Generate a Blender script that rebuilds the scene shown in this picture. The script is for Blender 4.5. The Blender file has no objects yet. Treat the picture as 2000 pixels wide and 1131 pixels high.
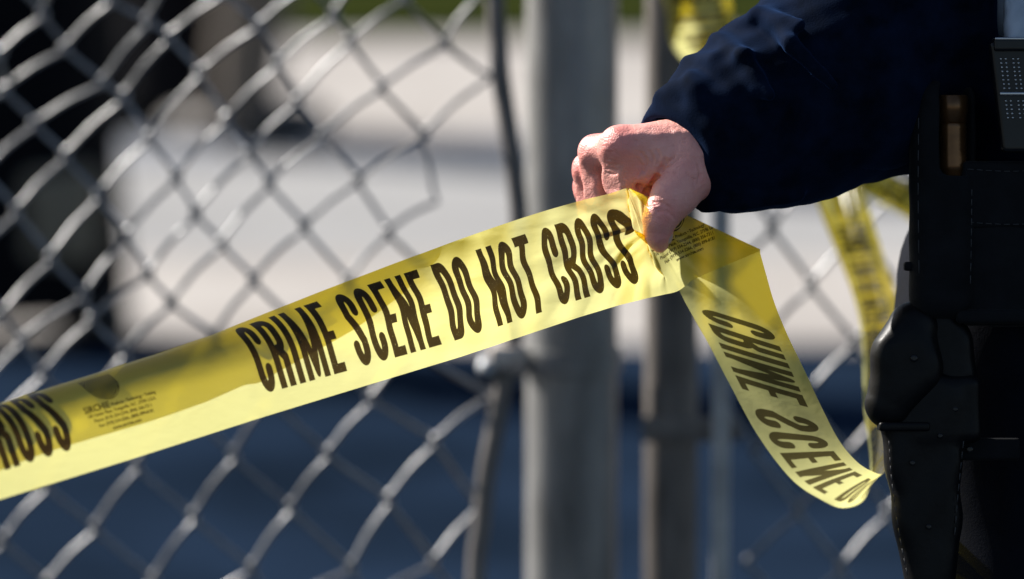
import bpy, bmesh, math, random
import numpy as np
import openvdb as vdb
from mathutils import Vector, Matrix
random.seed(4); rng = np.random.default_rng(7)
sc = bpy.context.scene
col = sc.collection

# ------------------------------------------------------------------ camera, world, sun, exposure
FOC, CAMZ, PITCH = 208.7, 1.45, math.radians(7.1)
cd = bpy.data.cameras.new('camera'); cam = bpy.data.objects.new('camera', cd); col.objects.link(cam)
cam.location = (0, 0, CAMZ); cam.rotation_euler = (math.pi/2 - PITCH, 0, 0)
cd.lens = FOC; cd.sensor_width = 36; cd.clip_start = .1; cd.clip_end = 3000
cd.dof.use_dof = True; cd.dof.focus_distance = 3.99; cd.dof.aperture_fstop = 4.3; cd.dof.aperture_blades = 0
sc.camera = cam
SUN_EL = math.radians(35); SUNX, SUNY = -.83, .558
wd = bpy.data.worlds.new('World'); sc.world = wd; wd.use_nodes = True
nt = wd.node_tree; bg = nt.nodes['Background']
sky = nt.nodes.new('ShaderNodeTexSky'); sky.sky_type = 'NISHITA'; sky.sun_disc = False
sky.sun_elevation = SUN_EL; sky.sun_rotation = math.atan2(SUNX, SUNY)
nt.links.new(sky.outputs[0], bg.inputs[0]); bg.inputs[1].default_value = .058
sl = bpy.data.lights.new('sun', 'SUN'); sl.energy = 5; sl.angle = math.radians(.5); sl.color = (1, .95, .88)
so = bpy.data.objects.new('sun', sl); col.objects.link(so); so.location = (-20, 15, 20)
sdir = Vector((SUNX*math.cos(SUN_EL), SUNY*math.cos(SUN_EL), math.sin(SUN_EL)))
so.rotation_euler = sdir.to_track_quat('Z', 'Y').to_euler()
sc.view_settings.view_transform = 'Standard'; sc.view_settings.look = 'None'
sc.view_settings.gamma = 1; sc.view_settings.use_curve_mapping = False
sc.view_settings.exposure = 1.0
try:
    sc.cycles.max_bounces = 8; sc.cycles.transparent_max_bounces = 16
    sc.cycles.use_denoising = True
except Exception: pass

# ------------------------------------------------------------------ helpers
CP, SP = math.cos(PITCH), math.sin(PITCH)
K = 36/FOC/2000
def W(px, py, d):                       # a point seen at photo pixel (px,py), d metres along the lens axis
    x = (px-1000)*K*d; v = -(py-565.5)*K*d
    return (x, d*CP + v*SP, CAMZ - d*SP + v*CP)
def Wn(P):                              # the same for an array (px, py, d)
    P = np.asarray(P, float); d = P[:, 2]
    x = (P[:, 0]-1000)*K*d; v = -(P[:, 1]-565.5)*K*d
    return np.stack([x, d*CP + v*SP, CAMZ - d*SP + v*CP], 1)
PX = 4*K                                # metres per photo pixel at the hand, 4 m away
def Wz(px, py, z): return W(px, py, 4 + z*PX)
def H2W(P):                             # orthographic frame at the hand: (px, py, z px) -> world
    P = np.asarray(P, float)
    x = (P[:, 0]-1000)*PX; v = -(P[:, 1]-565.5)*PX; d = 4 + P[:, 2]*PX
    return np.stack([x, d*CP + v*SP, CAMZ - d*SP + v*CP], 1)
def gdist(py):                          # distance of the level ground seen at row py
    return CAMZ/math.tan(PITCH + math.atan((py-565.5)*K))

def tag(o, label=None, cat=None, group=None, kind=None):
    if label: o['label'] = label
    if cat: o['category'] = cat
    if group: o['group'] = group
    if kind: o['kind'] = kind
    return o
def link(name, me, mat=None, parent=None, smooth=True):
    o = bpy.data.objects.new(name, me); col.objects.link(o)
    if mat is not None and not me.materials: me.materials.append(mat)
    if smooth and len(me.polygons): me.polygons.foreach_set('use_smooth', [True]*len(me.polygons))
    if parent is not None: o.parent = parent; o.matrix_parent_inverse = parent.matrix_basis.inverted()
    return o
def mesh(name, V, F, mat=None, parent=None, smooth=True):
    me = bpy.data.meshes.new(name); me.from_pydata([tuple(v) for v in V], [], [tuple(f) for f in F]); me.update()
    return link(name, me, mat, parent, smooth)
def empty(name, loc):
    o = bpy.data.objects.new(name, None); col.objects.link(o); o.location = loc; o.empty_display_size = .05
    return o
def box(name, a, b, mat, parent=None, bev=0.0, seg=2, M=None):
    bm = bmesh.new(); bmesh.ops.create_cube(bm, size=1)
    for v in bm.verts:
        v.co = Vector([a[i] + (v.co[i]+.5)*(b[i]-a[i]) for i in range(3)])
    if bev: bmesh.ops.bevel(bm, geom=bm.edges[:], offset=bev, segments=seg, affect='EDGES', profile=.5)
    if M is not None: bmesh.ops.transform(bm, matrix=M, verts=bm.verts)
    me = bpy.data.meshes.new(name); bm.to_mesh(me); bm.free()
    return link(name, me, mat, parent, bool(bev))
def frames(P):
    P = np.asarray(P, float); T = np.gradient(P, axis=0); T /= np.linalg.norm(T, axis=1)[:, None] + 1e-12
    up = np.array([0, 0, 1.]) if abs(T[0][2]) < .9 else np.array([1., 0, 0])
    N = np.cross(T[0], up); N /= np.linalg.norm(N); Ns = []
    for t in T:
        N = N - t*np.dot(N, t); N /= np.linalg.norm(N) + 1e-12; Ns.append(N)
    Ns = np.array(Ns); return T, Ns, np.cross(T, Ns)
def tube_vf(P, r, n=8, off=0, caps=True):
    T, N, B = frames(P); m = len(P); r = np.broadcast_to(np.asarray(r, float), (m,))
    a = np.arange(n)*2*math.pi/n
    V = (np.asarray(P)[:, None] + (N[:, None]*np.cos(a)[None, :, None] + B[:, None]*np.sin(a)[None, :, None])*r[:, None, None]).reshape(-1, 3)
    F = [(off+i*n+j, off+i*n+(j+1) % n, off+(i+1)*n+(j+1) % n, off+(i+1)*n+j) for i in range(m-1) for j in range(n)]
    if caps: F += [tuple(off+j for j in range(n))[::-1], tuple(off+(m-1)*n+j for j in range(n))]
    return V, F
def tube(name, P, r, mat, parent=None, n=12):
    V, F = tube_vf(P, r, n); return mesh(name, V, F, mat, parent)
def tubes(name, Ps, r, mat, parent=None, n=8):
    VV, FF, o = [], [], 0
    for P in Ps:
        V, F = tube_vf(P, r, n, o); VV.append(V); FF += F; o += len(V)
    return mesh(name, np.concatenate(VV), FF, mat, parent)
def catmull(P, sub):
    P = np.asarray(P, float); Q = np.vstack([2*P[0]-P[1], P, 2*P[-1]-P[-2]]); out = []
    for i in range(1, len(Q)-2):
        for k in range(sub):
            t = k/sub; a, b, c, d = Q[i-1], Q[i], Q[i+1], Q[i+2]
            out.append(.5*((2*b)+(c-a)*t+(2*a-5*b+4*c-d)*t*t+(3*b-a-3*c+d)*t**3))
    out.append(P[-1]); return np.array(out)

# ------------------------------------------------------------------ materials
class Mat:
    def __init__(s, name):
        s.m = bpy.data.materials.new(name); s.m.use_nodes = True; s.nt = s.m.node_tree
        s.n = s.nt.nodes; s.p = s.n['Principled BSDF']; s.out = s.n['Material Output']
    def new(s, t, **kw):
        n = s.n.new(t)
        for k, v in kw.items(): setattr(n, k, v)
        return n
    def l(s, a, b): s.nt.links.new(a, b)
    def noise(s, scale, detail=4, rough=.6, vec=None):
        n = s.new('ShaderNodeTexNoise'); n.inputs['Scale'].default_value = scale
        n.inputs['Detail'].default_value = detail; n.inputs['Roughness'].default_value = rough
        tc = s.new('ShaderNodeTexCoord')
        if vec is not None:
            mp = s.new('ShaderNodeMapping'); mp.inputs['Scale'].default_value = vec
            s.l(tc.outputs['Object'], mp.inputs[0]); s.l(mp.outputs[0], n.inputs['Vector'])
        else: s.l(tc.outputs['Object'], n.inputs['Vector'])
        return n.outputs['Fac']
    def ramp(s, fac, stops):
        r = s.new('ShaderNodeValToRGB'); e = r.color_ramp.elements
        while len(e) < len(stops): e.new(.5)
        for i, (p, c) in enumerate(stops): e[i].position = p; e[i].color = (*c, 1)
        s.l(fac, r.inputs[0]); return r.outputs[0]
    def bump(s, h, strength, dist):
        b = s.new('ShaderNodeBump'); b.inputs['Strength'].default_value = strength; b.inputs['Distance'].default_value = dist
        s.l(h, b.inputs['Height']); return b
def simple(name, c1, c2, scale, rough=.7, metal=0, bump=0, bd=.001, vec=None, spec=.5, detail=5):
    m = Mat(name); f = m.noise(scale, detail, .6, vec)
    m.l(m.ramp(f, [(.3, c1), (.7, c2)]), m.p.inputs['Base Color'])
    m.p.inputs['Roughness'].default_value = rough; m.p.inputs['Metallic'].default_value = metal
    m.p.inputs['Specular IOR Level'].default_value = spec
    if bump: m.l(m.bump(m.noise(scale*4, 4, .6, vec), bump, bd).outputs[0], m.p.inputs['Normal'])
    return m.m
M_conc = simple('pale_concrete', (.25, .225, .205), (.40, .372, .345), 1.6, .9, bump=.3, bd=.004)
M_conc2 = simple('grey_concrete', (.20, .197, .195), (.31, .305, .30), .9, .9, bump=.3, bd=.004)
M_strip = simple('blue_grey_ground', (.15, .165, .195), (.20, .215, .25), .9, .9, bump=.3, bd=.004)
M_blue = simple('dark_blue_asphalt', (.0055, .010, .018), (.014, .026, .050), 1.9, .93, bump=.4, bd=.004, spec=0)
M_dirt = simple('bare_ground', (.07, .065, .05), (.12, .10, .08), .5, .95)
M_grass = simple('grass', (.014, .02, .005), (.03, .036, .009), 2.5, .9, spec=0)
M_leaf = simple('leaf', (.015, .028, .006), (.045, .06, .012), 3, .9, spec=.02)
M_bark = simple('bark', (.06, .045, .03), (.12, .09, .07), 12, .9)
M_galv = simple('galvanised_steel', (.30, .31, .32), (.50, .51, .52), 34, .5, .55, .25, .0008)
M_wire = simple('galvanised_wire', (.20, .20, .205), (.34, .34, .345), 60, .42, .7, .2, .0004)
M_post = simple('weathered_post_steel', (.12, .118, .115), (.52, .515, .50), 11, .42, .25, .5, .0009, (1, 1, .35), .35)
M_frame = simple('dull_frame_steel', (.075, .066, .060), (.24, .215, .195), 30, .5, .1, .4, .0008, (1, 1, .35))
M_pale = simple('pale_warm_steel', (.45, .36, .30), (.62, .55, .48), 60, .5, .1, .3, .0008)

# ------------------------------------------------------------------ ground
def sheet(name, x0, x1, y0, y1, z, mat, label=None):
    o = mesh(name, [(x0, y0, z), (x1, y0, z), (x1, y1, z), (x0, y1, z)], [(0, 1, 2, 3)], mat, None, False)
    return tag(o, kind='structure')
sheet('ground', -600, 600, -200, 1500, -.012, M_dirt)
yb = gdist(676)
sheet('blue_asphalt', -30, 30, -6, yb, 0, M_blue)  # near ground, coloured dark blue up to the pavement edge
sheet('concrete_pavement', -30, 30, yb, gdist(505), .004, M_conc)
sheet('road', -60, 60, gdist(505), gdist(318), 0, M_conc2)
sheet('blue_grey_strip', -60, 60, gdist(318), gdist(272), .004, M_strip)  # level strip tinted bluer and darker than the paving beside it
sheet('far_pavement', -60, 60, gdist(272), gdist(84), .008, M_conc)
sheet('far_blue_grey_strip', -60, 60, gdist(84), gdist(76), .0, M_strip)
yg = gdist(76)
sheet('grass_verge', -80, 80, yg, 80, .02, M_grass)
# bushes beyond the verge
def leafy(name, c, r, n, mat, parent=None, sz=.05):
    d = rng.normal(size=(n, 3)); d /= np.linalg.norm(d, axis=1)[:, None]
    lob = 1+.22*np.sin(d[:, 0]*5+c[0])*np.cos(d[:, 1]*4+c[1])+.12*np.sin(d[:, 2]*9+c[0]*2)
    p = np.array(c) + d*np.array(r)*(lob*(.55+.45*rng.random(n)**.4))[:, None]
    a = rng.normal(size=(n, 3)); a /= np.linalg.norm(a, axis=1)[:, None]
    b = np.cross(a, rng.normal(size=(n, 3))); b /= np.linalg.norm(b, axis=1)[:, None]
    s = sz*(.6+.8*rng.random(n))[:, None]
    V = np.stack([p-a*s, p+b*s*.5, p+a*s, p-b*s*.5], 1).reshape(-1, 3)
    V[:, 2] = np.maximum(V[:, 2], .025)
    return mesh(name, V, [(4*i, 4*i+1, 4*i+2, 4*i+3) for i in range(n)], mat, parent, False)
places = ['left end of the verge', 'left of the tall slanting grey bar', 'behind the grey fence bar', 'behind the wide fence post', 'behind the narrow gate post', 'behind the officer']
for i in range(6):
    x = -5 + i*1.9; y = 21.5 + (i % 2)*.9
    e = empty('bush', (x, y, .02))
    tag(e, 'blurred dark green bush on the far grass verge, ' + places[i], 'bush', 'bushes on the far verge')
    leafy('foliage', (x, y, .75), (1.1, .6, .8), 2600, M_leaf, e, .06)
    tubes('stems', [[(x+dx*.2, y, .02), (x+dx*.5, y+dy*.2, .5), (x+dx*.8, y+dy*.4, .95)] for dx, dy in ((-1, .5), (-.3, -.6), (.4, .8), (1, -.4))], .018, M_bark, e, 6)

# ------------------------------------------------------------------ chain link fence
NODES = {  # (i, j): photo pixel of each crossing; i steps down-right, j steps up-right
 (0,3):(84,28),(0,2):(0,105),(1,2):(8,173),(1,3):(127,93),(1,4):(215,0),(2,2):(68,240),(2,3):(201,160),(2,4):(289,40),(2,1):(-30,335),
 (3,1):(32,412),(3,2):(127,303),(3,3):(243,187),(3,4):(331,68),(3,5):(440,-15),(3,0):(-60,520),
 (4,0):(5,614),(4,1):(99,504),(4,2):(192,382),(4,3):(291,269),(4,4):(390,141),(4,5):(506,48),(4,6):(600,-30),
 (5,0):(42,662),(5,1):(164,577),(5,2):(249,458),(5,3):(345,345),(5,4):(441,232),(5,5):(546,122),(5,6):(653,27),
 (6,-1):(-20,850),(6,0):(85,728),(6,1):(178,622),(6,2):(289,535),(6,3):(382,416),(6,4):(487,297),(6,5):(583,195),(6,6):(685,79),(6,7):(790,-5),
 (7,-2):(6,1056),(7,-1):(90,949),(7,0):(165,815),(7,1):(240,690),(7,2):(334,591),(7,3):(433,475),(7,4):(526,357),(7,5):(631,263),(7,6):(745,170),(7,7):(869,87),(7,8):(925,-5),
 (8,-1):(186,1031),(8,0):(267,910),(8,1):(345,775),(8,2):(420,655),(8,3):(495,546),(8,4):(594,441),(8,5):(700,350),(8,6):(828,262),(8,7):(950,150),
 (9,-1):(300,1131),(9,0):(377,1010),(9,1):(456,890),(9,2):(525,775),(9,3):(600,655),(9,4):(680,550),(9,5):(757,452),(9,6):(845,392),(9,7):(985,330),
 (10,0):(492,1110),(10,1):(567,991),(10,2):(639,887),(10,3):(725,780),(10,4):(800,680),(10,5):(885,580),(10,6):(985,520),
 (11,1):(687,1110),(11,2):(759,975),(11,3):(850,860),(11,4):(952,772),(12,2):(847,1100),(12,3):(930,990),(12,4):(1000,880),(13,3):(1005,1065)}
ks = np.array(list(NODES.keys()), float); vs = np.array(list(NODES.values()), float)
Aff, *_ = np.linalg.lstsq(np.c_[ks, np.ones(len(ks))], vs, rcond=None)
res = vs - np.c_[ks, np.ones(len(ks))] @ Aff
def node_left(i, j):
    if (i, j) in NODES: return np.array(NODES[(i, j)], float)
    d2 = ((ks-np.array([i, j]))**2).sum(1); w = 1/(d2+.3)**2
    r = (w[:, None]*res).sum(0)/w.sum() * math.exp(-math.sqrt(d2.min())/3)
    return np.array([i, j, 1.]) @ Aff + r
def bar_x(py):
    return float(np.interp(py, [-900, 0, 150, 300, 400, 560, 660, 780, 930, 1131, 3000], [960, 968, 978, 1000, 1012, 1014, 1002, 978, 950, 930, 925]))
FD = 5.06
def wires(parent, nodef, keep, crange, rrange, depth, wr, hook=4.5):
    n = 0
    for c in range(*crange):
        seq = []
        for r in range(*rrange):
            cc = c if (r-c) % 2 == 0 else c+1       # the zigzag alternates between two columns
            i, j = (cc+r)/2, (cc-r)/2
            p = nodef(int(i), int(j)); seq.append((p, -1 if cc == c else 1, keep(p)))
        runs, cur = [], []
        for s in seq:
            if s[2]: cur.append(s)
            else:
                if len(cur) > 1: runs.append(cur)
                cur = []
        if len(cur) > 1: runs.append(cur)
        if runs: runs = [max(runs, key=len)]
        Ps = []
        for run in runs:
            P = []
            for k, (p, e, _) in enumerate(run):
                dj = depth(p)
                q = p + np.array([e*hook, 0])
                if k > 0:
                    a = run[k-1][0]; z = (-.0032 if e > 0 and False else (-.0032 if (a[0] > p[0]) else .0032))
                    u = a + (p-a)*.84 + np.array([e*hook*.5, 0]); P.append(W(u[0], u[1], dj+z))
                P.append(W(q[0], q[1], dj))
                if k < len(run)-1:
                    b = run[k+1][0]; z = (-.0032 if (b[0] < p[0]) else .0032)
                    u = p + (b-p)*.16 + np.array([e*hook*.5, 0]); P.append(W(u[0], u[1], dj+z))
                    m = p*.5+b*.5; sl_ = (b[0]-p[0])*(b[1]-p[1]) < 0; P.append(W(m[0]-(2.6 if sl_ else e*1.5), m[1]-(2.4 if sl_ else -2), (dj+depth(b))/2+z*1.1))
            Ps.append(catmull(P, 3))
        if Ps:
            tubes('wire', Ps, wr, M_wire, parent, 7); n += 1
    return n
def zof(p, d): return W(p[0], p[1], d)[2]
fence = empty('chain_link_fence', W(1117, 565, 5.02)[:2] + (0,))
tag(fence, 'bent grey chain link fence with loose stretched mesh, left of the wide round post', 'fence')
dl = lambda p: FD + .03*math.sin(p[0]*.006+1) + .02*math.sin(p[1]*.007)
nw = wires(fence, node_left, lambda p: p[0] < bar_x(p[1])+12 and .04 < zof(p, FD) < 1.76 and p[0] > -3000,
           (-44, 18), (-22, 44), dl, .0023, 8)
# bent tension bar
bp = [(bar_x(y), y) for y in (-1450, -900, -400, 0, 80, 150, 230, 300, 400, 480, 560, 660, 720, 780, 850, 930, 1030, 1131, 1500, 2300)]
def flat_bar(name, pts, d, w, t, mat, parent):
    V = []; P = catmull([W(x, y, d) for x, y in pts], 3)
    for p in P:
        for sx, sy in ((-1, -1), (1, -1), (1, 1), (-1, 1)): V.append((p[0]+sx*w/2, p[1]+sy*t/2, p[2]))
    n = len(P); F = [(4*i+j, 4*i+(j+1) % 4, 4*i+4+(j+1) % 4, 4*i+4+j) for i in range(n-1) for j in range(4)] + [(3, 2, 1, 0), tuple(4*(n-1)+j for j in range(4))]
    o = mesh(name, V, F, mat, parent, False)
    md = o.modifiers.new('bevel', 'BEVEL'); md.width = .0012; md.segments = 2; return o
tube('tension_bar', catmull([W(x_, y_, 5.05) for x_, y_ in bp], 4), .0082, M_frame, fence, 14)
def post(name, px, d, dia, mat, parent, h=1.9):
    x, y, _ = W(px, 565, d); zs = np.linspace(-.02, h, 40)
    y = math.sqrt(max(d*d-0, 0))  # the same distance from the lens all the way up
    P = [(x, W(px, 565, d)[1], z) for z in zs]
    o = tube(name, P, dia/2, mat, parent, 40)
    return x, W(px, 565, d)[1]
def post_cap(x, y, h, r, parent, mat):
    bm = bmesh.new(); bmesh.ops.create_uvsphere(bm, u_segments=24, v_segments=12, radius=1)
    bmesh.ops.transform(bm, matrix=Matrix.Translation((x, y, h)) @ Matrix.Diagonal((r*1.06, r*1.06, r*.6, 1)), verts=bm.verts)
    me = bpy.data.meshes.new('post_cap'); bm.to_mesh(me); bm.free(); link('post_cap', me, mat, parent)
PD = 5.14
x, y = post('fence_post', 1117, PD, .0795, M_post, fence); post_cap(x, y, 1.9, .04, fence, M_post)
PXC, PYC = x, y
for name, z in (('top_rail', 1.79), ('bottom_rail', .08)):
    tube(name, [(PXC, PYC+.02, z), (-2.0, PYC+.02, z)], .021, M_galv, fence, 16)
# tension bands round the post, reaching the bar
def band(py, parent, bx, big=True):
    zc = W(1117, py, PD)[2]; R = .0414
    P = [(PXC+R*math.cos(a), PYC+R*math.sin(a)) for a in np.linspace(math.radians(210), math.radians(-150)+math.radians(345)-math.radians(360)+math.radians(0), 2)]
    angs = np.linspace(math.radians(205), math.radians(205+335), 40)
    ring = [(PXC+R*math.cos(a), PYC+R*math.sin(a)) for a in angs]
    ear = W(bx, py, 5.045)
    path = [(ear[0]-.006, ear[1])] + ring + [(ear[0]-.006, ear[1]+.016)]
    V = []
    n = len(path); hh = .0095
    for k, (qx, qy) in enumerate(path):
        a = path[max(k-1, 0)]; b = path[min(k+1, n-1)]; t = np.array([b[0]-a[0], b[1]-a[1]]); t /= np.linalg.norm(t)+1e-9
        nx, ny = t[1]*.0016, -t[0]*.0016
        V += [(qx-nx, qy-ny, zc-hh), (qx+nx, qy+ny, zc-hh), (qx+nx, qy+ny, zc+hh), (qx-nx, qy-ny, zc+hh)]
    F = [(4*i+j, 4*i+(j+1) % 4, 4*i+4+(j+1) % 4, 4*i+4+j) for i in range(n-1) for j in range(4)] + [(3, 2, 1, 0), tuple(4*(n-1)+j for j in range(4))]
    o = mesh('tension_band', V, F, M_post, parent, False)
    if big:
        e1 = W(bx-22, py-26, 5.04); e2 = W(1030, py+24, 5.04)
        box('band_ear', (e1[0], e1[1]-.004, e2[2]), (e2[0], e1[1]+.012, e1[2]), M_pale, parent, .004)  # ear coloured paler and warmer than the band
    b = W(bx-28, py+18, 5.035)
    tubes('bolt', [[(b[0], b[1]-.012, b[2]), (b[0], b[1]-.004, b[2])], [(b[0], b[1]-.004, b[2]), (b[0], b[1]+.03, b[2])]], .0075, M_galv, o, 8)
band(702, fence, 978); band(-700, fence, 975, False); band(1900, fence, 940, False)

# gate: narrow post, thin bar, mesh on the right
gate = empty('chain_link_gate', W(1312, 565, 5.1)[:2] + (0,))
tag(gate, 'grey chain link gate with narrow dark frame post, right of the wide round post', 'gate')
gx, gy = post('frame_post', 1312, 5.16, .0465, M_frame, gate, 1.82); post_cap(gx, gy, 1.82, .0235, gate, M_frame)
GD = 5.12
ori, aa, bb = np.array([1560., 994.]), np.array([79., 114.]), np.array([93., -104.])
def node_right(i, j): return ori + i*aa + j*bb + np.array([4*math.sin(i*1.7+j), 4*math.cos(i+j*2.1)])
wires(gate, node_right, lambda p: p[0] > 1398 and p[0] < 3900 and .07 < zof(p, GD) < 1.74, (0-3, 30), (-26, 26), lambda p: GD, .0024, 7)
flat_bar('tension_bar', [(1406, -1450), (1408, 200), (1409, 800), (1407, 1131), (1406, 2350)], 5.04, .015, .010, M_galv, gate)
for name, z in (('top_rail', 1.76), ('bottom_rail', .07)):
    tube(name, [(gx, gy, z), (1.9, gy, z)], .02, M_galv, gate, 16)
tube('end_post', [(1.9, gy, 0), (1.9, gy, 1.82)], .023, M_frame, gate, 16)
for py in (835, -600, 2000):
    z = W(1312, py, 5.16)[2]; x1 = W(1455, py, 5.04)[0]
    o = box('tension_clamp', (gx-.026, gy-.030, z-.011), (x1, gy-.0245, z+.011), M_frame, gate, .003)
    tubes('bolt', [[(x1-.02, gy-.04, z), (x1-.02, gy-.0305, z)]], .006, M_galv, o, 6)
for z in (.35, 1.5):
    box('hinge', (PXC+.03, PYC-.012, z-.015), (gx-.02, PYC+.012, z+.015), M_frame, gate, .004)
# ------------------------------------------------------------------ barricade tape: the print
RES = 6.0; PER, TXT, TW = 388.0, 262.0, 76.2
IW, IH = int(PER*RES), int(TW*RES)
gx_, gy_ = np.meshgrid((np.arange(IW)+.5)/RES, (np.arange(IH)+.5)/RES)      # mm; y up from the lower edge
ink = np.zeros((IH, IW), np.float32)
LW = {'C':10,'R':10.5,'I':4.2,'M':15,'E':9,'S':10,'N':10.8,'D':10,'O':10,'T':10}
text = 'CRIME SCENE DO NOT CROSS'
tot = sum(LW.get(c, 4.5) + 2.3 for c in text) - 2.3; sx = TXT/tot
Y0, LH = 11.4, 54.0
def seg_anis(X, Y, pts, hx, hy):
    d = np.full(X.shape, 9.)
    for (x0, y0), (x1, y1) in zip(pts[:-1], pts[1:]):
        ax, ay, bx, by = x0/hx, y0/hy, x1/hx, y1/hy
        dx, dy = bx-ax, by-ay; L = dx*dx+dy*dy+1e-9
        t = np.clip(((X/hx-ax)*dx+(Y/hy-ay)*dy)/L, 0, 1)
        d = np.minimum(d, np.hypot(X/hx-ax-t*dx, Y/hy-ay-t*dy))
    return np.clip((1-d)*hx*RES+.5, 0, 1)
def rect(X, Y, x0, x1, y0, y1):
    return np.clip(np.minimum(np.minimum(X-x0, x1-X), np.minimum(Y-y0, y1-Y))*RES+.5, 0, 1)
def arc(cx, cy, rx, ry, a0, a1, n=14):
    return [(cx+rx*math.cos(math.radians(a)), cy+ry*math.sin(math.radians(a))) for a in np.linspace(a0, a1, n)]
hx, hy = 2.12, 3.6
def glyph(ch, X, Y, w):
    r, m = 9.5, w/2; rx = w/2-hx; top = LH-hy; bot = hy
    S = lambda pts: seg_anis(X, Y, pts, hx, hy)
    R = lambda *a: rect(X, Y, *a)
    if ch == 'O': return S(arc(m, top-r, rx, r, 180, 0)+arc(m, bot+r, rx, r, 0, -180)+[(hx, top-r)])
    if ch == 'C': return np.maximum(S([(w-hx, 36)]+arc(m, top-r, rx, r, 0, 180)+arc(m, bot+r, rx, r, 180, 360)+[(w-hx, 15.5)]), 0)
    if ch == 'S': return S([(w-hx, 37.5)]+arc(m, top-r, rx, r, 0, 180)+[(hx, 35), (m, 26), (w-hx, 16.5)]+arc(m, bot+r, rx, r, 0, -180)+[(hx, 14.5)])
    if ch == 'I': return R(0, w, 0, LH)
    if ch == 'E': return np.maximum.reduce([R(0, 2*hx, 0, LH), R(0, w, 0, 6.4), R(0, w, LH-6.4, LH), R(0, w-1, 22.6, 28.6)])
    if ch == 'T': return np.maximum(R(0, w, LH-6.6, LH), R(m-hx, m+hx, 0, LH))
    if ch == 'D': return np.maximum(R(0, 2*hx, 0, LH), S([(hx, top)]+arc(m-.5, top-r, rx+.5, r, 90, 0)+arc(m-.5, bot+r, rx+.5, r, 0, -90)+[(hx, bot)]))
    if ch == 'R': return np.maximum.reduce([R(0, 2*hx, 0, LH), S([(hx, top)]+arc(m-.5, top-7.5, rx+.5, 7.5, 90, 0)+arc(m-.5, 31.5, rx+.5, 6, 0, -90)+[(hx, 25.5)]), R(w-2*hx, w, 0, 21), S([(m, 26), (w-hx, 20)])])
    if ch == 'N': return np.maximum.reduce([R(0, 3.9, 0, LH), R(w-3.9, w, 0, LH), seg_anis(X, Y, [(2, LH-6), (w-2, 6)], 1.9, 5)*R(0, w, 0, LH)])
    if ch == 'M': return np.maximum.reduce([R(0, 4, 0, LH), R(w-4, w, 0, LH), seg_anis(X, Y, [(2.2, LH-6), (m, 6), (w-2.2, LH-6)], 1.7, 5)*R(0, w, 0, LH)])
cx = PER - TXT                      # text ends at the period's end; s = 0 is the end of the text
for ch in text:
    w = LW.get(ch, 4.5)
    if ch != ' ':
        a, b = int((cx-1)*RES), min(IW, int((cx+w*sx+1)*RES)+1)
        X = (gx_[:, a:b]-cx)/sx; Y = gy_[:, a:b]-Y0
        ink[:, a:b] = np.maximum(ink[:, a:b], glyph(ch, X, Y, w))
    cx += (w+2.3)*sx
# the small maker's block in the gap: a shield with a fingerprint and five lines of type
def raster_text(s, size, x, y, bold=0.0, maxw=None):
    cu = bpy.data.curves.new('t', 'FONT'); cu.body = s; cu.size = 1; cu.offset = bold; cu.resolution_u = 3
    o = bpy.data.objects.new('t', cu); col.objects.link(o)
    dg = bpy.context.evaluated_depsgraph_get(); me = o.evaluated_get(dg).to_mesh(); me.calc_loop_triangles()
    V = np.array([v.co[:2] for v in me.vertices]); T = [tuple(t.vertices) for t in me.loop_triangles]
    w = V[:, 0].max(); kx = size
    if maxw: kx = maxw/w
    for t in T:
        P = V[list(t)]*np.array([kx, size]) + np.array([x, y])
        x0, y0 = np.floor(P.min(0)*RES).astype(int); x1, y1 = np.ceil(P.max(0)*RES).astype(int)+1
        x0, y0 = max(x0, 0), max(y0, 0); x1, y1 = min(x1, IW), min(y1, IH)
        if x1 <= x0 or y1 <= y0: continue
        X, Y = gx_[y0:y1, x0:x1], gy_[y0:y1, x0:x1]; (ax, ay), (bx, by), (c_x, cy) = P
        d = (by-cy)*(ax-c_x)+(c_x-bx)*(ay-cy)
        if abs(d) < 1e-9: continue
        l1 = ((by-cy)*(X-c_x)+(c_x-bx)*(Y-cy))/d; l2 = ((cy-ay)*(X-c_x)+(ax-c_x)*(Y-cy))/d
        ink[y0:y1, x0:x1] = np.maximum(ink[y0:y1, x0:x1], ((l1 >= -.03) & (l2 >= -.03) & (l1+l2 <= 1.03)).astype(np.float32))
    o.evaluated_get(dg).to_mesh_clear(); bpy.data.objects.remove(o); bpy.data.curves.remove(cu)
LX = 13.0
raster_text('SIRCHIE', 6.2, LX, 31, .022, 17)
raster_text('Products \u2022 Technology \u2022 Training', 3.2, LX+18, 31.4, .028, 29)
raster_text('100 Hunter Place, Youngsville, N.C. 27596 U.S.A.', 3.1, LX+1, 27.6, .028, 45)
raster_text('Phone: (919) 554-2244, (800) 356-7311', 3.1, LX+4, 23.9, .028, 38)
raster_text('Fax: (919) 554-2266, (800) 899-8181', 3.1, LX+6, 20.2, .028, 36)
raster_text('www.sirchie.com', 3.1, LX+14, 16.5, .028, 19)
sxc, syc = LX+19, 49.0
X, Y = gx_-sxc, gy_-syc
halfw = np.where(Y > -2, 10.0, 10.0*np.sqrt(np.clip(1-((-2-Y)/11.0)**1.6, 0, 1)+1e-9)); halfw = np.where(Y < -13, 0, halfw)
shield = (np.abs(X) < halfw) & (Y < 9)
rr = np.hypot(X*1.15, Y+3+.18*X); ridges = np.sin(rr*3.6+.8*np.sin(np.arctan2(Y+3, X)*2)) > -.35
ink = np.maximum(ink, (shield & (ridges | (np.abs(X) > halfw-.7))).astype(np.float32))
pix = np.zeros((IH, IW, 4), np.float32); pix[..., 0] = pix[..., 1] = pix[..., 2] = ink; pix[..., 3] = 1
im = bpy.data.images.new('tape_print', IW, IH, alpha=False, float_buffer=False); im.colorspace_settings.name = 'Non-Color'
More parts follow.
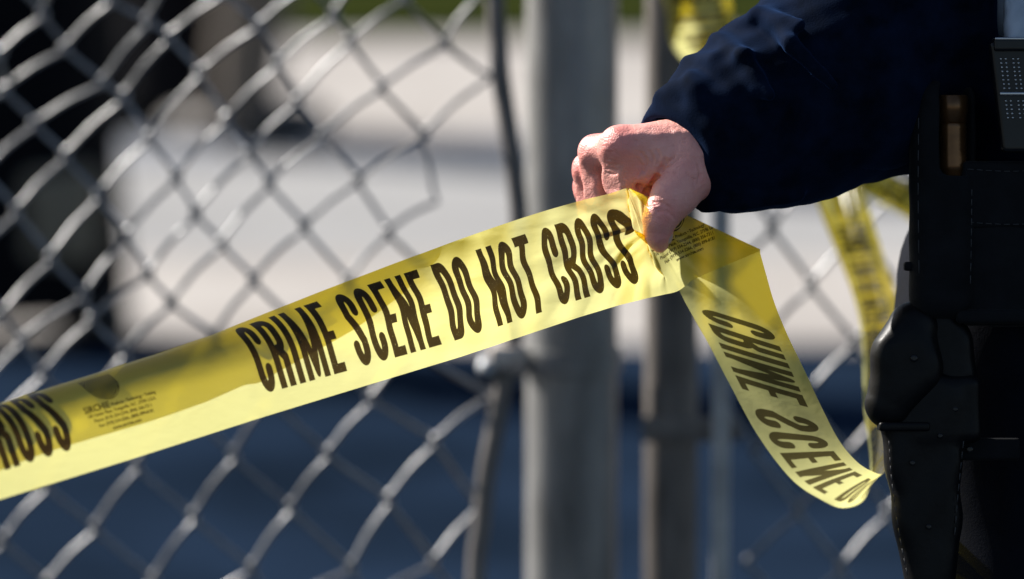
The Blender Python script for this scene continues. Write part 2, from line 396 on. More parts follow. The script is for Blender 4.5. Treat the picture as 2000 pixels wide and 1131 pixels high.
im.pixels.foreach_set(pix.ravel()); im.update(); im.pack()

def film(name, yel=(.90, .62, .01), inkc=(.012, .010, .006), blend_ink=True):
    m = Mat(name); m.n.remove(m.p); N, L = m.new, m.l
    dif = N('ShaderNodeBsdfDiffuse'); dif.inputs[0].default_value = (*yel, 1)
    tra = N('ShaderNodeBsdfTranslucent'); tra.inputs[0].default_value = (1, .975, .42, 1)
    tp = N('ShaderNodeBsdfTransparent'); tp.inputs[0].default_value = (1, .78, .008, 1)
    gl = N('ShaderNodeBsdfGlossy'); gl.inputs['Roughness'].default_value = .22
    a = N('ShaderNodeMixShader'); a.inputs[0].default_value = .92; L(dif.outputs[0], a.inputs[1]); L(tra.outputs[0], a.inputs[2])
    rf = N('ShaderNodeBsdfRefraction'); rf.inputs['Color'].default_value = (1, .80, .04, 1); rf.inputs['Roughness'].default_value = 1.0; rf.inputs['IOR'].default_value = 1.12
    b0 = N('ShaderNodeMixShader'); b0.inputs[0].default_value = .12; L(a.outputs[0], b0.inputs[1]); L(rf.outputs[0], b0.inputs[2])
    b = N('ShaderNodeMixShader'); b.inputs[0].default_value = .47; L(b0.outputs[0], b.inputs[1]); L(tp.outputs[0], b.inputs[2])
    lw = N('ShaderNodeLayerWeight'); lw.inputs[0].default_value = .5
    pw = N('ShaderNodeMath', operation='POWER'); L(lw.outputs['Facing'], pw.inputs[0]); pw.inputs[1].default_value = 4
    fr = N('ShaderNodeMath', operation='MULTIPLY_ADD'); L(pw.outputs[0], fr.inputs[0]); fr.inputs[1].default_value = .25; fr.inputs[2].default_value = .02
    c = N('ShaderNodeMixShader'); L(fr.outputs[0], c.inputs[0]); L(b.outputs[0], c.inputs[1]); L(gl.outputs[0], c.inputs[2])
    uv = N('ShaderNodeUVMap'); tx = N('ShaderNodeTexImage'); tx.image = im; tx.extension = 'REPEAT'; L(uv.outputs[0], tx.inputs[0])
    ns = m.noise(1500, 2, .5); sp = m.ramp(ns, [(.25, (.6,)*3), (.33, (1,)*3)])
    mul = N('ShaderNodeMath', operation='MULTIPLY'); L(tx.outputs[0], mul.inputs[0]); L(sp, mul.inputs[1])
    i1 = N('ShaderNodeBsdfDiffuse'); i1.inputs[0].default_value = (*inkc, 1)
    i2 = N('ShaderNodeBsdfTranslucent'); i2.inputs[0].default_value = (.09, .055, .008, 1)
    im_ = N('ShaderNodeMixShader'); im_.inputs[0].default_value = .35; L(i1.outputs[0], im_.inputs[1]); L(i2.outputs[0], im_.inputs[2])
    g2 = N('ShaderNodeBsdfGlossy'); g2.inputs['Roughness'].default_value = .3
    ic = N('ShaderNodeMixShader'); L(fr.outputs[0], ic.inputs[0]); L(im_.outputs[0], ic.inputs[1]); L(g2.outputs[0], ic.inputs[2])
    # seen from the unprinted side the film lies over the ink
    geo = N('ShaderNodeNewGeometry'); back = N('ShaderNodeMixShader'); back.inputs[0].default_value = .90
    L(c.outputs[0], back.inputs[1]); L(ic.outputs[0], back.inputs[2])
    side = N('ShaderNodeMixShader'); L(geo.outputs['Backfacing'], side.inputs[0]); L(ic.outputs[0], side.inputs[1]); L(back.outputs[0], side.inputs[2])
    f = N('ShaderNodeMixShader'); L(mul.outputs[0], f.inputs[0]); L(c.outputs[0], f.inputs[1]); L(side.outputs[0], f.inputs[2])
    L(f.outputs[0], m.out.inputs['Surface'])
    bm = m.bump(m.noise(95, 5, .6, (1, 1, 1.8)), .18, .0018)
    for s in (dif, gl, g2, tra): L(bm.outputs[0], s.inputs['Normal'])
    return m.m
M_film = film('yellow_printed_film')

def grid_mesh(name, G, U, mat, parent=None):      # G (n,m,3) world, U (n,m,2) tape mm
    n, m = G.shape[:2]; V = G.reshape(-1, 3)
    idx = np.arange(n*m).reshape(n, m)
    F = np.stack([idx[:-1, :-1], idx[1:, :-1], idx[1:, 1:], idx[:-1, 1:]], -1).reshape(-1, 4)
    me = bpy.data.meshes.new(name); me.from_pydata(V.tolist(), [], F.tolist()); me.update()
    uv = me.uv_layers.new(name='UVMap'); uu = U.reshape(-1, 2)[F.ravel()].copy()
    uu[:, 0] /= PER; uu[:, 1] /= TW; uv.data.foreach_set('uv', uu.ravel().astype(np.float32))
    return link(name, me, mat, parent)

# ------------------------------------------------------------------ the held tape
NT = 56; tt = np.linspace(0, 1, NT)
rowsP, rowsU = [], []                                # (px, py, zpx) and (s, t)
def smooth01(x): x = np.clip(x, 0, 1); return x*x*(3-2*x)
bxs = [-2400, -400, -80, 0, 250, 500, 640, 900, 1130, 1206, 1262, 1290]
bys = [1726, 1101, 1001, 976, 899, 819, 776, 697, 620, 597, 583, 577]
FLY = [300, 358, 392, 421, 455, 466, 496, 525, 546, 600]; FLX = [1200, 1207, 1211, 1214, 1226, 1240, 1251, 1270, 1288, 1310]
def crumple(px, py):                                 # wrinkles of the film near the pinch, px toward (-) / away (+)
    dx, dy = px-1255, py-440; r = np.hypot(dx, dy)+1; a = np.arctan2(dy, dx)
    f = np.exp(-r/210)*np.minimum(r/70, 1)
    z = f*(2.2*np.sin(a*11+.4)+1.8*np.sin(a*19+1.3+r*.013)+3.2*np.abs(np.sin(a*13+.3+.4*np.sin(r*.03)))**.6)
    u = (px*.954-py*.30); v = (px*.3+py*.954)
    g = smooth01((px-560)/500)
    z += g*(2.6*np.abs(np.sin(v*.042+.6*np.sin(u*.012)+.8))**.7*np.sin(u*.013+2)+1.3*np.sin(u*.045+1.2*np.sin(v*.03))*np.sin(v*.035+1)+1.1*np.sin(u*.085+v*.05)+.8*np.sin(u*.02-v*.10+2))
    # the sharp fold running down from the upper corner to the thumb tip
    L0, L1 = np.array([1222., 352.]), np.array([1303., 552.]); d = L1-L0; l = np.linalg.norm(d); d /= l
    q = (px-np.interp(py, FLY, FLX))*.93; al = ((px-L0[0])*d[0]+(py-L0[1])*d[1])/l
    q = q + 2*np.sin(al*17)+1.5*np.sin(al*31+1)
    env = smooth01((1.02-al)/.3)*smooth01((al+.15)/.2)
    left = -19*np.exp(np.minimum(q, 0)/42); right = -19+27*smooth01(q/16)-8*smooth01((q-24)/50)
    z += env*np.where(q < 0, left, right)
    return z
for xb in np.concatenate([np.arange(-2400, -400, 20), np.arange(-400, 560, 8), np.arange(560, 1290, 3.2), [1290]]):
    yb_ = np.interp(xb, bxs, bys)
    th = np.interp(xb, [-400, -80, 100, 250, 500, 650, 800, 1000, 1130, 1290], [1.7, 1.66, 1.62, 1.58, 1.55, 1.3, 1.0, .45, .12, 0])
    lean = np.interp(xb, [-400, 400, 900, 1290], [.06, .02, -.14, -.22])
    zb = np.interp(xb, [-2400, -400, 0, 500, 1000, 1200], [-1500, -1000, -680, -290, -30, 0])
    sc_ = 1*(4+zb*PX)/4
    L = TW/1000/PX; dt = L/(NT-1)
    tm = (tt[:-1]+tt[1:])/2; ang = np.where(tm > .44, th*(tm-.44)/.56, 0) + lean*(tm < 2)
    h = np.concatenate([[0], np.cumsum(np.cos(ang)*dt)]); bk = np.concatenate([[0], np.cumsum(np.sin(ang)*dt)])
    h = h/sc_
    slp = np.interp(xb, [-400, 300, 800, 1100, 1200], [.62, .60, .50, .12, 0]); nn = math.sqrt(1+slp*slp)
    px = xb - .30*h - bk*slp/nn; py = yb_ - .954*h + bk*slp/nn*.31
    z = zb + bk/nn + crumple(px, py) + smooth01((700-xb)/600)*2.5*np.sin(xb*.012+tt*3)
    rowsP.append(np.stack([px, py, z], 1))
    s = (xb-1262)/.954*PX*1000*((4+zb*.5*PX)/4)
    rowsU.append(np.stack([np.full(NT, s), tt*TW-5.6*smooth01((1000-xb)/900)], 1))
    gw = smooth01((xb-600)/500)*.9; tm_ = tt*TW; rowsU[-1][:, 0] += gw*(np.sin(tm_*.17+xb*.012)+.7*np.sin(tm_*.31-xb*.02+1))*np.sin(tt*math.pi)
s290 = rowsU[-1][0, 0]
def sfold(P):
    L0, L1 = np.array([1222., 352.]), np.array([1303., 552.]); d = L1-L0; l = np.linalg.norm(d); d /= l
    q = (P[:, 0]-np.interp(P[:, 1], FLY, FLX))*.93; al = ((P[:, 0]-L0[0])*d[0]+(P[:, 1]-L0[1])*d[1])/l
    q = q + 2*np.sin(al*17)+1.5*np.sin(al*31+1)
    env = smooth01((1.05-al)/.22)*smooth01((al+.12)/.1)
    k = env*(19+3*np.sin(al*14))*np.exp(-((q+3)/9.5)**2)
    P[:, 0] += k*d[1]; P[:, 1] -= k*d[0]
def ruled(A, B, sA, sB, t=tt): 
    A, B = np.array(A, float), np.array(B, float)
    return A[None]*(1-t)[:, None]+B[None]*t[:, None], np.stack([sA+(sB-sA)*t, t*TW], 1)
B0 = rowsP[-1][-1].copy()
fan = catmull([(1290, 577), (1325, 568), (1353, 547), (1395, 528), (1440, 509), (1484, 490)], 12)
fl = np.concatenate([[0], np.cumsum(np.hypot(*np.diff(fan, axis=0).T))]); fl = fl/fl[-1]
for k in range(1, len(fan)):
    Bk = np.array([B0[0]+3*fl[k], B0[1]-1*fl[k], B0[2]]); P, U = ruled((fan[k][0], fan[k][1], 0), Bk, s290+(80-s290)*fl[k], s290+2*fl[k])
    P[:, 2] += crumple(P[:, 0], P[:, 1])*(1-smooth01((fl[k]-.5)/.5)*.8)
    P[:, 2] += -2.5*np.sin(fl[k]*math.pi)*np.sin(tt*math.pi)
    rowsP.append(P); rowsU.append(U)
for P_ in rowsP: sfold(P_)
FA, FB = rowsP[-1][0].copy(), rowsP[-1][-1].copy()
base = rowsP[-1].copy(); bu = rowsU[-1].copy()
nrm = np.array([.44, -.9, 0])
for a in (40, 80, 120, 160):                          # the fold itself, a tight half turn
    r = 3.0; P = base + nrm*r*math.sin(math.radians(a)); P[:, 2] = base[:, 2] + r*(1-math.cos(math.radians(a)))
    rowsP.append(P); rowsU.append(bu + np.array([.8*a/160, 0]))
key = [  # A = lower print edge (right side of the hanging strip), B = upper print edge
 ((1484,492,7),(1224,360,B0[2]+7),81,12), ((1496,535,18),(1272,446,0),98,52), ((1512,590,32),(1309,528,14),112,92),
 ((1537,652,52),(1338,590,12),126,126), ((1572,725,90),(1382,668,14),153,153), ((1607,800,125),(1424,748,18),181,181),
 ((1640,862,160),(1480,850,32),206,206), ((1675,903,200),(1545,935,62),229,229), ((1706,922,260),(1604,976,120),250,250),
 ((1724,925,340),(1648,992,480),272,272), ((1735,905,520),(1690,972,620),300,300), ((1738,860,760),(1700,905,680),345,345),
 ((1742,780,1080),(1692,800,1040),420,420), ((1756,680,1500),(1686,694,1500),520,520), ((1750,590,1850),(1668,600,1900),620,620),
 ((1722,470,2150),(1628,480,2200),740,740), ((1688,370,2350),(1592,372,2400),850,850), ((1650,250,2500),(1560,250,2550),980,980), ((1600,120,2600),(1520,110,2650),1120,1120)]
for q_ in range(1, 9):
    (a_, b_, sa_, sb_) = key[q_]; dd_ = math.hypot(a_[0]-b_[0], a_[1]-b_[1]); za_ = (0, 10, 14, 20, 30, 45, 75, 125, 210)[q_]
    key[q_] = ((a_[0], a_[1], za_), (b_[0], b_[1], za_+min(1, q_/2)*math.sqrt(max(0, 252**2-dd_**2))), sa_, sb_)
Ak = catmull([k[0]+(k[2],) for k in key], 14); Bk = catmull([k[1]+(k[3],) for k in key], 14)
for q in range(1, len(Ak)):
    A, B = Ak[q], Bk[q]; P, U = ruled(A[:3], B[:3], A[3], B[3]); w = q/(len(Ak)-1)
    bul = smooth01(w/.25)*np.sin(tt*math.pi)
    deep = smooth01((w-.55)/.15)
    P[:, 2] += bul*(10 + deep*70) + 2.0*np.sin(tt*9+q*.13)*smooth01(w/.1) + deep*14*np.sin(tt*14+q*.05)
    P[:, 0] += bul*(-6)*smooth01((w-.1)/.2) + deep*5*np.sin(q*.11+tt*5)
    rowsP.append(P); rowsU.append(U)
G = np.array(rowsP); U = np.array(rowsU); U[..., 0] -= 0
n, m = G.shape[:2]
Wg = Wn(np.c_[G.reshape(-1, 3)[:, :2], 4+G.reshape(-1, 3)[:, 2]*PX]).reshape(n, m, 3)
tape = grid_mesh('barricade_tape', Wg, U, M_film)
tag(tape, 'yellow crime scene tape held in the hand, its end drooping in a loop', 'tape')

# a second tape tied to the gate, far behind the arm
kk = [((1262,-150,2900),(1330,-170,2900)), ((1270,-60,2880),(1372,-60,2700)), ((1292,10,2860),(1420,0,2700)), ((1335,112,2900),(1450,84,2760)),
      ((1440,210,2920),(1500,150,2960)), ((1590,320,2940),(1650,262,2960)), ((1715,392,2950),(1752,340,2960)), ((1800,452,2950),(1835,392,2960)), ((1900,520,2950),(1930,452,2950))]
Ak = catmull([k[0] for k in kk], 8); Bk = catmull([k[1] for k in kk], 8); R2, U2 = [], []
for q in range(len(Ak)):
    P, U_ = ruled(Ak[q], Bk[q], 60+q*11, 60+q*11, np.linspace(0, 1, 24))
    P[:, 2] += 55*np.sin(U_[:, 1]/TW*9+q*.2); P[:, 0] += 7*np.sin(U_[:, 1]/TW*6+q*.5); R2.append(P); U2.append(U_)
R2 = np.array(R2); n, m = R2.shape[:2]; f = R2.reshape(-1, 3)
tape2 = grid_mesh('barricade_tape', Wn(np.c_[f[:, :2], 4+f[:, 2]*PX]).reshape(n, m, 3), np.array(U2), M_film)
tag(tape2, 'blurred crumpled yellow tape slanting down from the narrow gate post behind the arm', 'tape')

# ------------------------------------------------------------------ smooth solids from distance fields
def smin(a, b, k):
    h = np.clip(.5+.5*(b-a)/k, 0, 1); return b*(1-h)+a*h - k*h*(1-h)
def smax(a, b, k): return -smin(-a, -b, k)
def capsule(P, a, b, ra, rb):
    a = np.array(a, np.float32); b = np.array(b, np.float32); d = b-a; L = float((d*d).sum())+1e-9
    t = np.clip(((P[0]-a[0])*d[0]+(P[1]-a[1])*d[1]+(P[2]-a[2])*d[2])/L, 0, 1)
    return np.sqrt((P[0]-a[0]-t*d[0])**2+(P[1]-a[1]-t*d[1])**2+(P[2]-a[2]-t*d[2])**2)-(ra+(rb-ra)*t)
def ellip(P, c, r):
    q = np.sqrt(sum(((P[i]-c[i])/r[i])**2 for i in range(3))); return (q-1)*min(r)
def chain(P, pts, rs, k):
    d = None
    for i in range(len(pts)-1):
        c = capsule(P, pts[i], pts[i+1], rs[i], rs[i+1]); d = c if d is None else smin(d, c, k)
    return d
def box_sdf(P, c, h, r):
    q = [np.abs(P[i]-c[i])-h[i]+r for i in range(3)]
    return np.sqrt(sum(np.maximum(x, 0)**2 for x in q))+np.minimum(np.maximum(np.maximum(q[0], q[1]), q[2]), 0)-r
def vol(lo, hi, h):
    ax = [np.arange(lo[i], hi[i], h, dtype=np.float32) for i in range(3)]
    return np.meshgrid(*ax, indexing='ij')
def polygonise(D, lo, h):
    g = vdb.FloatGrid(); g.background = 3.0*h
    D = np.clip(D, -3*h, 3*h).astype(np.float32)
    g.copyFromArray(D, tolerance=0); p, q = g.convertToQuads(0.0)
    return np.asarray(p)*h+np.array(lo), np.asarray(q)
def solid_mesh(name, V, Q, tw, mat, parent=None, flip=False):
    Wv = tw(V) if tw else V
    Q = np.asarray(Q)
    a, b, c = Wv[Q[:, 0]], Wv[Q[:, 1]], Wv[Q[:, 2]]; d = Wv[Q[:, 3]]
    vol_ = (np.einsum('ij,ij->i', a, np.cross(b, c))+np.einsum('ij,ij->i', a, np.cross(c, d))).sum()
    if vol_ < 0: Q = Q[:, ::-1]
    me = bpy.data.meshes.new(name); me.from_pydata(Wv.tolist(), [], Q.tolist()); me.update()
    return link(name, me, mat, parent)

# ---- skin and cloth
def skin_mat():
    m = Mat('skin'); at = m.new('ShaderNodeAttribute'); at.attribute_name = 'red'
    nz = m.noise(70, 5, .6); n2 = m.noise(420, 4, .6)
    base = m.ramp(nz, [(.3, (.78, .32, .27)), (.7, (.88, .42, .35))])
    mx = m.new('ShaderNodeMix', data_type='RGBA'); m.l(at.outputs['Fac'], mx.inputs[0]); m.l(base, mx.inputs[6]); mx.inputs[7].default_value = (.84, .20, .18, 1)
    m.l(mx.outputs[2], m.p.inputs['Base Color']); m.p.inputs['Roughness'].default_value = .42
    m.p.inputs['Subsurface Weight'].default_value = .14; m.p.inputs['Subsurface Radius'].default_value = (1, .35, .2)
    m.p.inputs['Subsurface Scale'].default_value = .004
    vo = m.new('ShaderNodeTexVoronoi'); vo.inputs['Scale'].default_value = 900; tc = m.new('ShaderNodeTexCoord'); m.l(tc.outputs['Object'], vo.inputs['Vector'])
    wr = m.noise(260, 4, .65, (1, .5, 1.6))
    b1 = m.bump(vo.outputs['Distance'], .35, .0006); b2 = m.bump(wr, .7, .0011); m.l(b1.outputs[0], b2.inputs['Normal'])
    m.l(b2.outputs[0], m.p.inputs['Normal']); return m.m
M_skin = skin_mat()
M_nail = simple('fingernail', (.62, .40, .34), (.68, .46, .40), 60, .25)
def cloth_mat(name, c1, c2, weave=900, rough=.8, sheen=.2, tint=(1, 1, 1)):
    m = Mat(name); m.l(m.ramp(m.noise(40, 5), [(.3, c1), (.7, c2)]), m.p.inputs['Base Color'])
    m.p.inputs['Roughness'].default_value = rough; m.p.inputs['Specular IOR Level'].default_value = .06
    m.p.inputs['Sheen Weight'].default_value = sheen; m.p.inputs['Sheen Roughness'].default_value = .45; m.p.inputs['Sheen Tint'].default_value = (*tint, 1)
    w = m.noise(weave, 2, .5); c = m.noise(26, 2, .4)
    b1 = m.bump(w, .4, .0005); b2 = m.bump(c, .22, .004); m.l(b1.outputs[0], b2.inputs['Normal'])
    m.l(b2.outputs[0], m.p.inputs['Normal']); return m.m
M_navy = cloth_mat('navy_cloth', (.0018, .0028, .0055), (.0048, .0092, .024), sheen=.13, tint=(.12, .28, .75)); M_navy.node_tree.nodes['Principled BSDF'].inputs['Specular IOR Level'].default_value = .01
M_trouser = cloth_mat('dark_trouser_cloth', (.0022, .003, .006), (.004, .0055, .011), sheen=.01)
M_shirt = cloth_mat('blue_grey_shirt_cloth', (.30, .35, .43), (.42, .48, .56), 700, sheen=.1)
M_black = simple('black_leather', (.0028, .0028, .0032), (.006, .006, .0066), 60, .42, 0, .35, .0006, spec=.13)
M_nylon = cloth_mat('black_nylon', (.005, .0055, .0065), (.009, .010, .012), 600, .7, .03)
M_plast = simple('black_gloss_plastic', (.006, .006, .0065), (.010, .010, .011), 40, .25, 0, 0, .001, None, .25)
M_chrome = simple('polished_metal', (.35, .35, .35), (.5, .5, .5), 40, .16, .9, 0, .001, None, .9)
M_brass = simple('brown_metal', (.09, .042, .015), (.16, .075, .028), 60, .3, .6)
M_shoe = simple('black_boot_leather', (.008, .008, .008), (.015, .014, .013), 30, .3)
M_hair = simple('dark_brown_hair', (.015, .01, .006), (.03, .02, .012), 200, .5, vec=(1, 1, .1))

# ---- the hand in (px, py, z px) space; 1 px = 0.345 mm
hlo, hhi, hh_ = (1095, 195, -110), (1480, 520, 292), 2.1
P = vol(hlo, hhi, hh_)
MC = {'index': (1213, 285, 14), 'middle': (1167, 297, 94), 'ring': (1150, 331, 148), 'pinky': (1149, 366, 196)}
# back of the hand: four metacarpals blending to the wrist
pal = capsule(P, (1340, 281, 22), MC['index'], 54, 38)
pal = smin(pal, capsule(P, (1350, 288, 62), MC['middle'], 54, 34), 26)
pal = smin(pal, capsule(P, (1380, 318, 98), MC['ring'], 50, 31), 26)
pal = smin(pal, capsule(P, (1385, 345, 120), MC['pinky'], 46, 27), 26)
pal = smin(pal, capsule(P, (1207, 284, 26), (1168, 298, 92), 33, 31), 20)
pal = smin(pal, capsule(P, (1375, 345, 40), (1260, 372, 95), 48, 34), 30)      # palm flesh
pal = smin(pal, chain(P, [(1500, 300, 60), (1440, 305, 55), (1365, 300, 46)], [84, 76, 68], 30), 30)
# the back of the hand is a fairly flat plane over the knuckles
pu = np.array([-.12, -.86, -.50]); pu /= np.linalg.norm(pu); q0 = (1240, 255, -26)
pal = smax(pal, (P[0]-q0[0])*pu[0]+(P[1]-q0[1])*pu[1]+(P[2]-q0[2])*pu[2]-2, 12)
pal = smin(pal, capsule(P, (1356, 318, 2), (1320, 376, -22), 52, 45), 30)
pal = smin(pal, capsule(P, (1300, 308, 6), (1262, 338, 12), 36, 28), 24)      # first web muscle
thumb = chain(P, [(1345, 352, -14), (1310, 394, -36), (1287, 430, -40), (1284, 458, -31), (1288, 477, -23)], [44, 37, 31.5, 26.5, 17], 9)
thumb = smin(thumb, capsule(P, (1303, 400, -37), (1297, 410, -40), 38, 36), 10)
hand = smin(pal, thumb, 15)
def facet(D, a, b, ra, rb, f=.72, k=7):              # the flattened back of a finger, turned to the left
    t = np.clip((P[1]-a[1])/(b[1]-a[1]), 0, 1.3); cx_ = a[0]+(b[0]-a[0])*t; cz_ = a[2]+(b[2]-a[2])*t; r_ = ra+(rb-ra)*t
    return smax(D, (P[0]-cx_)*-.78+(P[2]-cz_)*-.62-f*r_-0*P[1], k)
idx = chain(P, [(1213, 285, 14), (1217, 350, 40), (1262, 404, 54), (1285, 436, 36)], [38, 41.5, 27, 21], 5)
idx = smin(idx, ellip(P, (1236, 345, 22), (24, 21, 24)), 12)
idx = facet(idx, (1213, 285, 14), (1217, 350, 40), 38, 41.5)
mid = chain(P, [(1165, 297, 98), (1168, 378, 114), (1225, 432, 118), (1262, 438, 100)], [33, 27, 24.5, 20], 5)
mid = facet(mid, (1165, 297, 98), (1168, 378, 114), 33, 27)
rin = chain(P, [(1149, 331, 152), (1152, 396, 166), (1208, 446, 168), (1240, 440, 148)], [28, 25, 23, 19], 5)
rin = facet(rin, (1149, 331, 152), (1152, 396, 166), 28, 25)
pin = chain(P, [(1149, 368, 200), (1154, 416, 208), (1204, 448, 204), (1230, 440, 190)], [23, 21, 19.5, 17], 5)
fingers = smin(smin(smin(idx, mid, 3.5), rin, 3.5), pin, 3.5)
hand = smin(hand, fingers, 12)
for c, r in (((1157, 288, 90), 23), ((1141, 320, 146), 20), ((1139, 357, 196), 17)):
    hand = smin(hand, ellip(P, c, (r, r, r)), 8)
def groove(pts, rad, k):
    global hand
    for a, b in zip(pts[:-1], pts[1:]): hand = smax(hand, -capsule(P, a, b, rad, rad), k)
def ridge(pts, rad, k):
    global hand
    for a, b in zip(pts[:-1], pts[1:]): hand = smin(hand, capsule(P, a, b, rad, rad), k)
def surf(px, py):       # nearest surface depth of the hand at (px,py)
    i, j = int((px-hlo[0])/hh_), int((py-hlo[1])/hh_); c = hand[i, j]; k = np.argmax(c < 0); return hlo[2]+k*hh_
def on(pts, dz): return [(a, b, surf(a, b)+dz) for a, b in pts]
groove(on([(1299, 314), (1292, 330), (1284, 346), (1274, 362), (1262, 378)], -1), 4.2, 7)       # web fold beside the thumb
groove(on([(1284, 346), (1274, 362), (1262, 378), (1256, 388)], 4), 6, 8)
groove([(1246, 352, 10), (1252, 362, 8), (1256, 376, 6)], 8, 6)
groove([(1187, 310, 50), (1184, 335, 60), (1185, 365, 70)], 3.5, 8)
for pts, rad in (([(1246, 312), (1252, 322), (1252, 334), (1246, 344)], 1.7), ([(1253, 300), (1260, 310), (1262, 322), (1258, 336)], 2.1), ([(1268, 296), (1274, 310), (1272, 326)], 1.7), ([(1282, 292), (1287, 306), (1283, 322)], 1.5),
                 ([(1302, 322), (1314, 310), (1322, 296)], 1.6), ([(1296, 334), (1310, 324), (1324, 312)], 1.4), ([(1340, 340), (1352, 352), (1356, 368)], 1.4), ([(1362, 322), (1366, 342), (1360, 362)], 1.5), ([(1226, 262), (1238, 268), (1244, 280)], 1.3)):
    groove(on(pts, -.6), rad, 4)
for off in (-8, -2, 5, 11):                                                     # wrinkles over the thumb joint
    groove(on([(1295+q*17+off*.35, 405+q*q*6+off+q*7) for q in np.linspace(-1, 1, 6)], -.7), 1.3, 3.5)
for y_ in (296, 304, 311, 319, 328, 337):                                       # fine skin folds on the back of the first finger
    groove(on([(1184+q*22, y_+4*q+2*math.sin(q*7+y_)) for q in np.linspace(0, 1, 4)], -.9), .9, 2.6)
ridge(on([(1352, 262), (1322, 262), (1288, 268), (1252, 266), (1226, 270)], 4.5), 5.5, 9)         # tendon
ridge(on([(1376, 300), (1346, 306), (1322, 300)], 3), 3.4, 7)
hand = hand + .5*np.sin(P[0]*.11+P[1]*.07)*np.sin(P[1]*.13-P[2]*.06) + .22*np.sin(P[0]*.55+P[1]*.2)*np.sin(P[1]*.6-P[2]*.4+P[0]*.1)
Vh, Qh = polygonise(hand, hlo, hh_)
# soften the last voxel steps
def laplace(V, Q, it=2, f=.5):
    E = np.concatenate([Q[:, [0, 1]], Q[:, [1, 2]], Q[:, [2, 3]], Q[:, [3, 0]]]); E = np.concatenate([E, E[:, ::-1]])
    cnt = np.bincount(E[:, 0], minlength=len(V))[:, None]
    for _ in range(it):
        S = np.stack([np.bincount(E[:, 0], weights=V[E[:, 1], k], minlength=len(V)) for k in range(3)], 1)
        V = V+(S/np.maximum(cnt, 1)-V)*f
    return V
Vh = laplace(Vh, Qh, 2, .4)
red = np.zeros(len(Vh))
for c, r, w in (((1204, 272, 0), 34, .75), ((1150, 280, 80), 30, .8), ((1130, 318, 135), 28, .75), ((1128, 352, 190), 28, .7), ((1246, 336, 10), 24, .5), ((1262, 372, -10), 25, .6), ((1295, 415, -70), 30, .3), ((1300, 480, -40), 30, .4), ((1370, 350, 0), 45, .3), ((1160, 360, 60), 22, .5)):
    red = np.maximum(red, w*np.exp(-((Vh-np.array(c))**2).sum(1)/(r*r)))

# ---- the person: coarse figure under the clothes, in metres, world axes
def figure(base, face, H=1.8, joints=None, h=.012):
    """body parts of a standing adult; joints overrides a dict of points"""
    J = joints; lo = np.min([j for j in J.values()], 0)-.22; hi = np.max([j for j in J.values()], 0)+.26
    P = vol(lo, hi, h); return J, P, lo, h
WR = np.array(H2W([(1400, 318, 50)])[0])
def hw(px, py, z): return tuple(H2W([(px, py, z)])[0])
cxp = 2420                                             # body axis, right of the frame
hipz = W(cxp, 420, 4.1)[2]
bx_, by_ = hw(cxp, 565, 420)[:2]
J = {'pelvis': (bx_, by_, .98), 'chest': (bx_, by_, 1.33), 'neck': (bx_, by_, 1.50), 'head': (bx_-.01, by_-.02, 1.67),
     'sR': hw(1860, -340, 330), 'eR': hw(1640, 190, 150), 'wR': tuple(WR),
     'sL': (bx_+.20, by_+.02, 1.43), 'eL': (bx_+.27, by_+.03, 1.14), 'wL': (bx_+.26, by_-.08, .90),
     'hR': (bx_-.10, by_, .93), 'kR': (bx_-.115, by_-.01, .50), 'aR': (bx_-.12, by_+.03, .09), 'tR': (bx_-.14, by_-.12, .05),
     'hL': (bx_+.10, by_, .93), 'kL': (bx_+.13, by_-.01, .50), 'aL': (bx_+.14, by_+.03, .09), 'tL': (bx_+.17, by_-.12, .05)}
